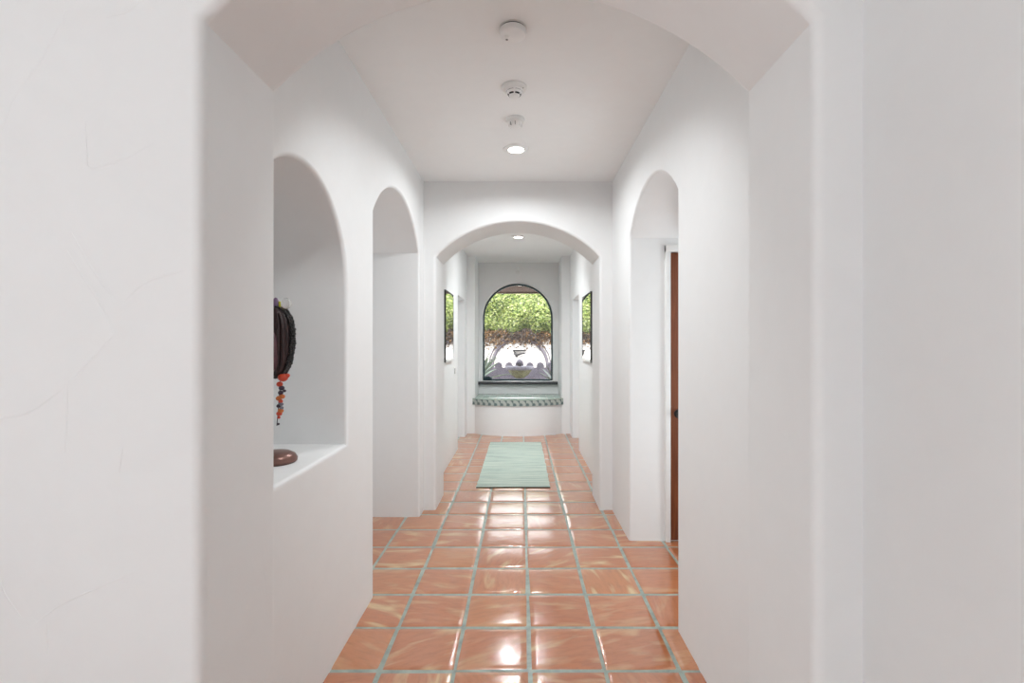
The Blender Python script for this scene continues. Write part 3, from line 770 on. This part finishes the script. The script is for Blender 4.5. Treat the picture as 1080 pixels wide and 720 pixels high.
def agave(x, y, z, n, L, mk, label, seed):
    rr = random.Random(seed)
    t = thing('agave_plant', label, 'plant', (x, y, -0.02), 'agaves outside the window')
    obj('planter', lathe([(0, -0.02), (0.16, -0.02), (0.20, 0.10), (0.23, z - 0.06), (0.25, z - 0.02), (0.21, z - 0.02), (0.19, z - 0.06), (0, z - 0.05)], (x, y, 0), 28), M['stone'], t)
    for k in range(n):
        a = 2 * PI * k / n * 2.4 + rr.uniform(-.2, .2); el = rr.uniform(0.25, 1.25); l = L * rr.uniform(.8, 1.1); w = 0.038
        bm = bmesh.new(); rings = []
        for i in range(9):
            s = i / 8; rad = l * (math.cos(el) * s); hz = l * (math.sin(el) * s - 0.18 * s * s)
            c = Vector((x + rad * math.cos(a), y + rad * math.sin(a), z - 0.06 + hz)); side = Vector((-math.sin(a), math.cos(a), 0))
            ww = w * (0.75 + 0.9 * s - 1.6 * s ** 3) if i < 8 else 0.002; ww = max(ww, 0.002)
            up = Vector((-math.sin(el) * math.cos(a), -math.sin(el) * math.sin(a), math.cos(el)))
            rings.append([bm.verts.new(c + side * ww + up * ww * .35), bm.verts.new(c + up * 0.006), bm.verts.new(c - side * ww + up * ww * .35), bm.verts.new(c - up * 0.010)])
        for A, B in zip(rings, rings[1:]):
            for q in range(4): bm.faces.new((A[q], A[(q + 1) % 4], B[(q + 1) % 4], B[q]))
        bm.faces.new(rings[0]); bm.faces.new(rings[-1][::-1])
        obj('leaf_blade', bm, M[mk], t)
agave(-0.92, 10.2, 0.60, 34, 0.80, 'agave', 'spiky grey green agave at the left behind the window', 2)
agave(0.74, 10.2, 0.52, 26, 0.62, 'agave_dark', 'darker spiky agave at the right behind the window', 9)
# vine hedge draped over the courtyard wall
M['leaf'] = mat_leaf('hedge_leaf', [(0.015, 0.04, 0.012), (0.09, 0.14, 0.03), (0.20, 0.26, 0.06), (0.30, 0.35, 0.10), (0.44, 0.46, 0.26)], 0.4, 0.25)
M['dry'] = mat_leaf('dry_leaf', [(0.035, 0.016, 0.008), (0.10, 0.05, 0.015), (0.19, 0.11, 0.04)], 0.7, 0.15)
M['bark'] = simple('dark_bark', (0.045, 0.032, 0.025), 0.9, 0, 0.4, 30, 0.5)
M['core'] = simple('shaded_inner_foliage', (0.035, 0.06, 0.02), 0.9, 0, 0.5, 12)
def leaves(name, mat, parent, n, place, size, seed):
    rr = random.Random(seed); V = []; Fc = []; R = []; o0 = base_of(parent)
    for _ in range(n):
        p, nrm = place(rr); nrm = (nrm + Vector((rr.gauss(0, .55), rr.gauss(0, .55), rr.gauss(0, .55)))).normalized()
        t = nrm.cross(Vector((rr.gauss(0, 1), rr.gauss(0, 1), rr.gauss(0, 1)))).normalized(); s = nrm.cross(t)
        L = size * rr.uniform(.65, 1.25); W = L * .34; b0 = len(V); p = p - o0
        V += [p - t * L * .5, p + s * W + nrm * W * .25 - t * L * .05, p + t * L * .5, p - s * W + nrm * W * .25 - t * L * .05]
        Fc += [(b0, b0 + 1, b0 + 2), (b0, b0 + 2, b0 + 3)]
        R += [rr.random()] * 4
    me = bpy.data.meshes.new(name); me.from_pydata(V, [], Fc); me.materials.append(mat)
    at = me.attributes.new('leaf_rand', 'FLOAT', 'POINT'); at.data.foreach_set('value', R)
    o = bpy.data.objects.new(name, me); C.objects.link(o); o.parent = parent; return o
hg = thing('vine_hedge', 'bright green sunlit vine hedge hanging over the courtyard wall', 'hedge', (0, 12.7, -0.02))
def lump(x, z): return 0.10 * math.sin(x * 3.1 + 1.2 * math.sin(z * 4)) + 0.07 * math.sin(z * 6.3 + x * 2) + 0.05 * math.sin(x * 9 - z * 5)
def pl_green(rr):
    x = rr.uniform(-4.5, 4.5) if rr.random() < 0.45 else rr.uniform(-1.4, 1.3)
    zl = 1.60 + 0.06 * math.sin(x * 5) + 0.04 * math.sin(x * 13)
    z = rr.uniform(zl, 2.82); roll = max(0, 1 - (z - zl) / 0.35) ** 2 * 0.30 + max(0, (z - 2.6) / .22) ** 2 * .3
    y = 12.60 - lump(x, z) + roll + rr.random() ** 2 * 0.22
    return Vector((x, y, z)), Vector((0, -1, 0.55 - 0.9 * (roll > .1)))
leaves('foliage', M['leaf'], hg, 30000, pl_green, 0.068, 21)
def pl_dry(rr):
    while True:
        x = rr.uniform(-3.5, 3.5) if rr.random() < 0.5 else rr.uniform(-1.3, 1.2)
        z = rr.uniform(1.18, 1.70); d = (1.70 - z) / 0.52
        dens = (1 - d) ** 1.1 * (0.55 + 0.75 * min(1, abs(x + 0.05) / 0.8))
        if rr.random() < dens: break
    return Vector((x, 12.84 + rr.uniform(-.12, .14), z)), Vector((0, -1, 0.2))
leaves('dry_leaves', M['dry'], hg, 2300, pl_dry, 0.06, 5)
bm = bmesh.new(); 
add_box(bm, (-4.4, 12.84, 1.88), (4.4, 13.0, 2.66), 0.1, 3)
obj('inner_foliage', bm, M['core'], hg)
rr = random.Random(17)
for x in (-2.05, 1.95, -3.6, 3.5):
    obj('stem', tube([(x, 12.75, -0.03), (x + .04, 12.74, 0.6), (x - .03, 12.76, 1.2), (x + .05, 12.72, 1.8)], [.05, .042, .038, .03], 8), M['bark'], hg)
bm = bmesh.new()
for k in range(120):
    x = rr.gauss(-0.02, 0.26); z = 1.66; y = 12.82 + rr.uniform(-.1, .12); p = [(x, y, z + 0.1)]; dx = rr.gauss((x + 0.02) * .35, .05)
    n = rr.randint(3, 5); dz = rr.uniform(.045, .085)
    for i in range(n):
        x += dx * .5 + rr.gauss(0, .03); z -= dz; y += rr.gauss(0, .02); p.append((x, y, z + 0.04))
    add_tube(bm, p, [.016 * (1 - .7 * i / n) for i in range(n + 1)], 5)
obj('twigs', bm, M['bark'], hg)
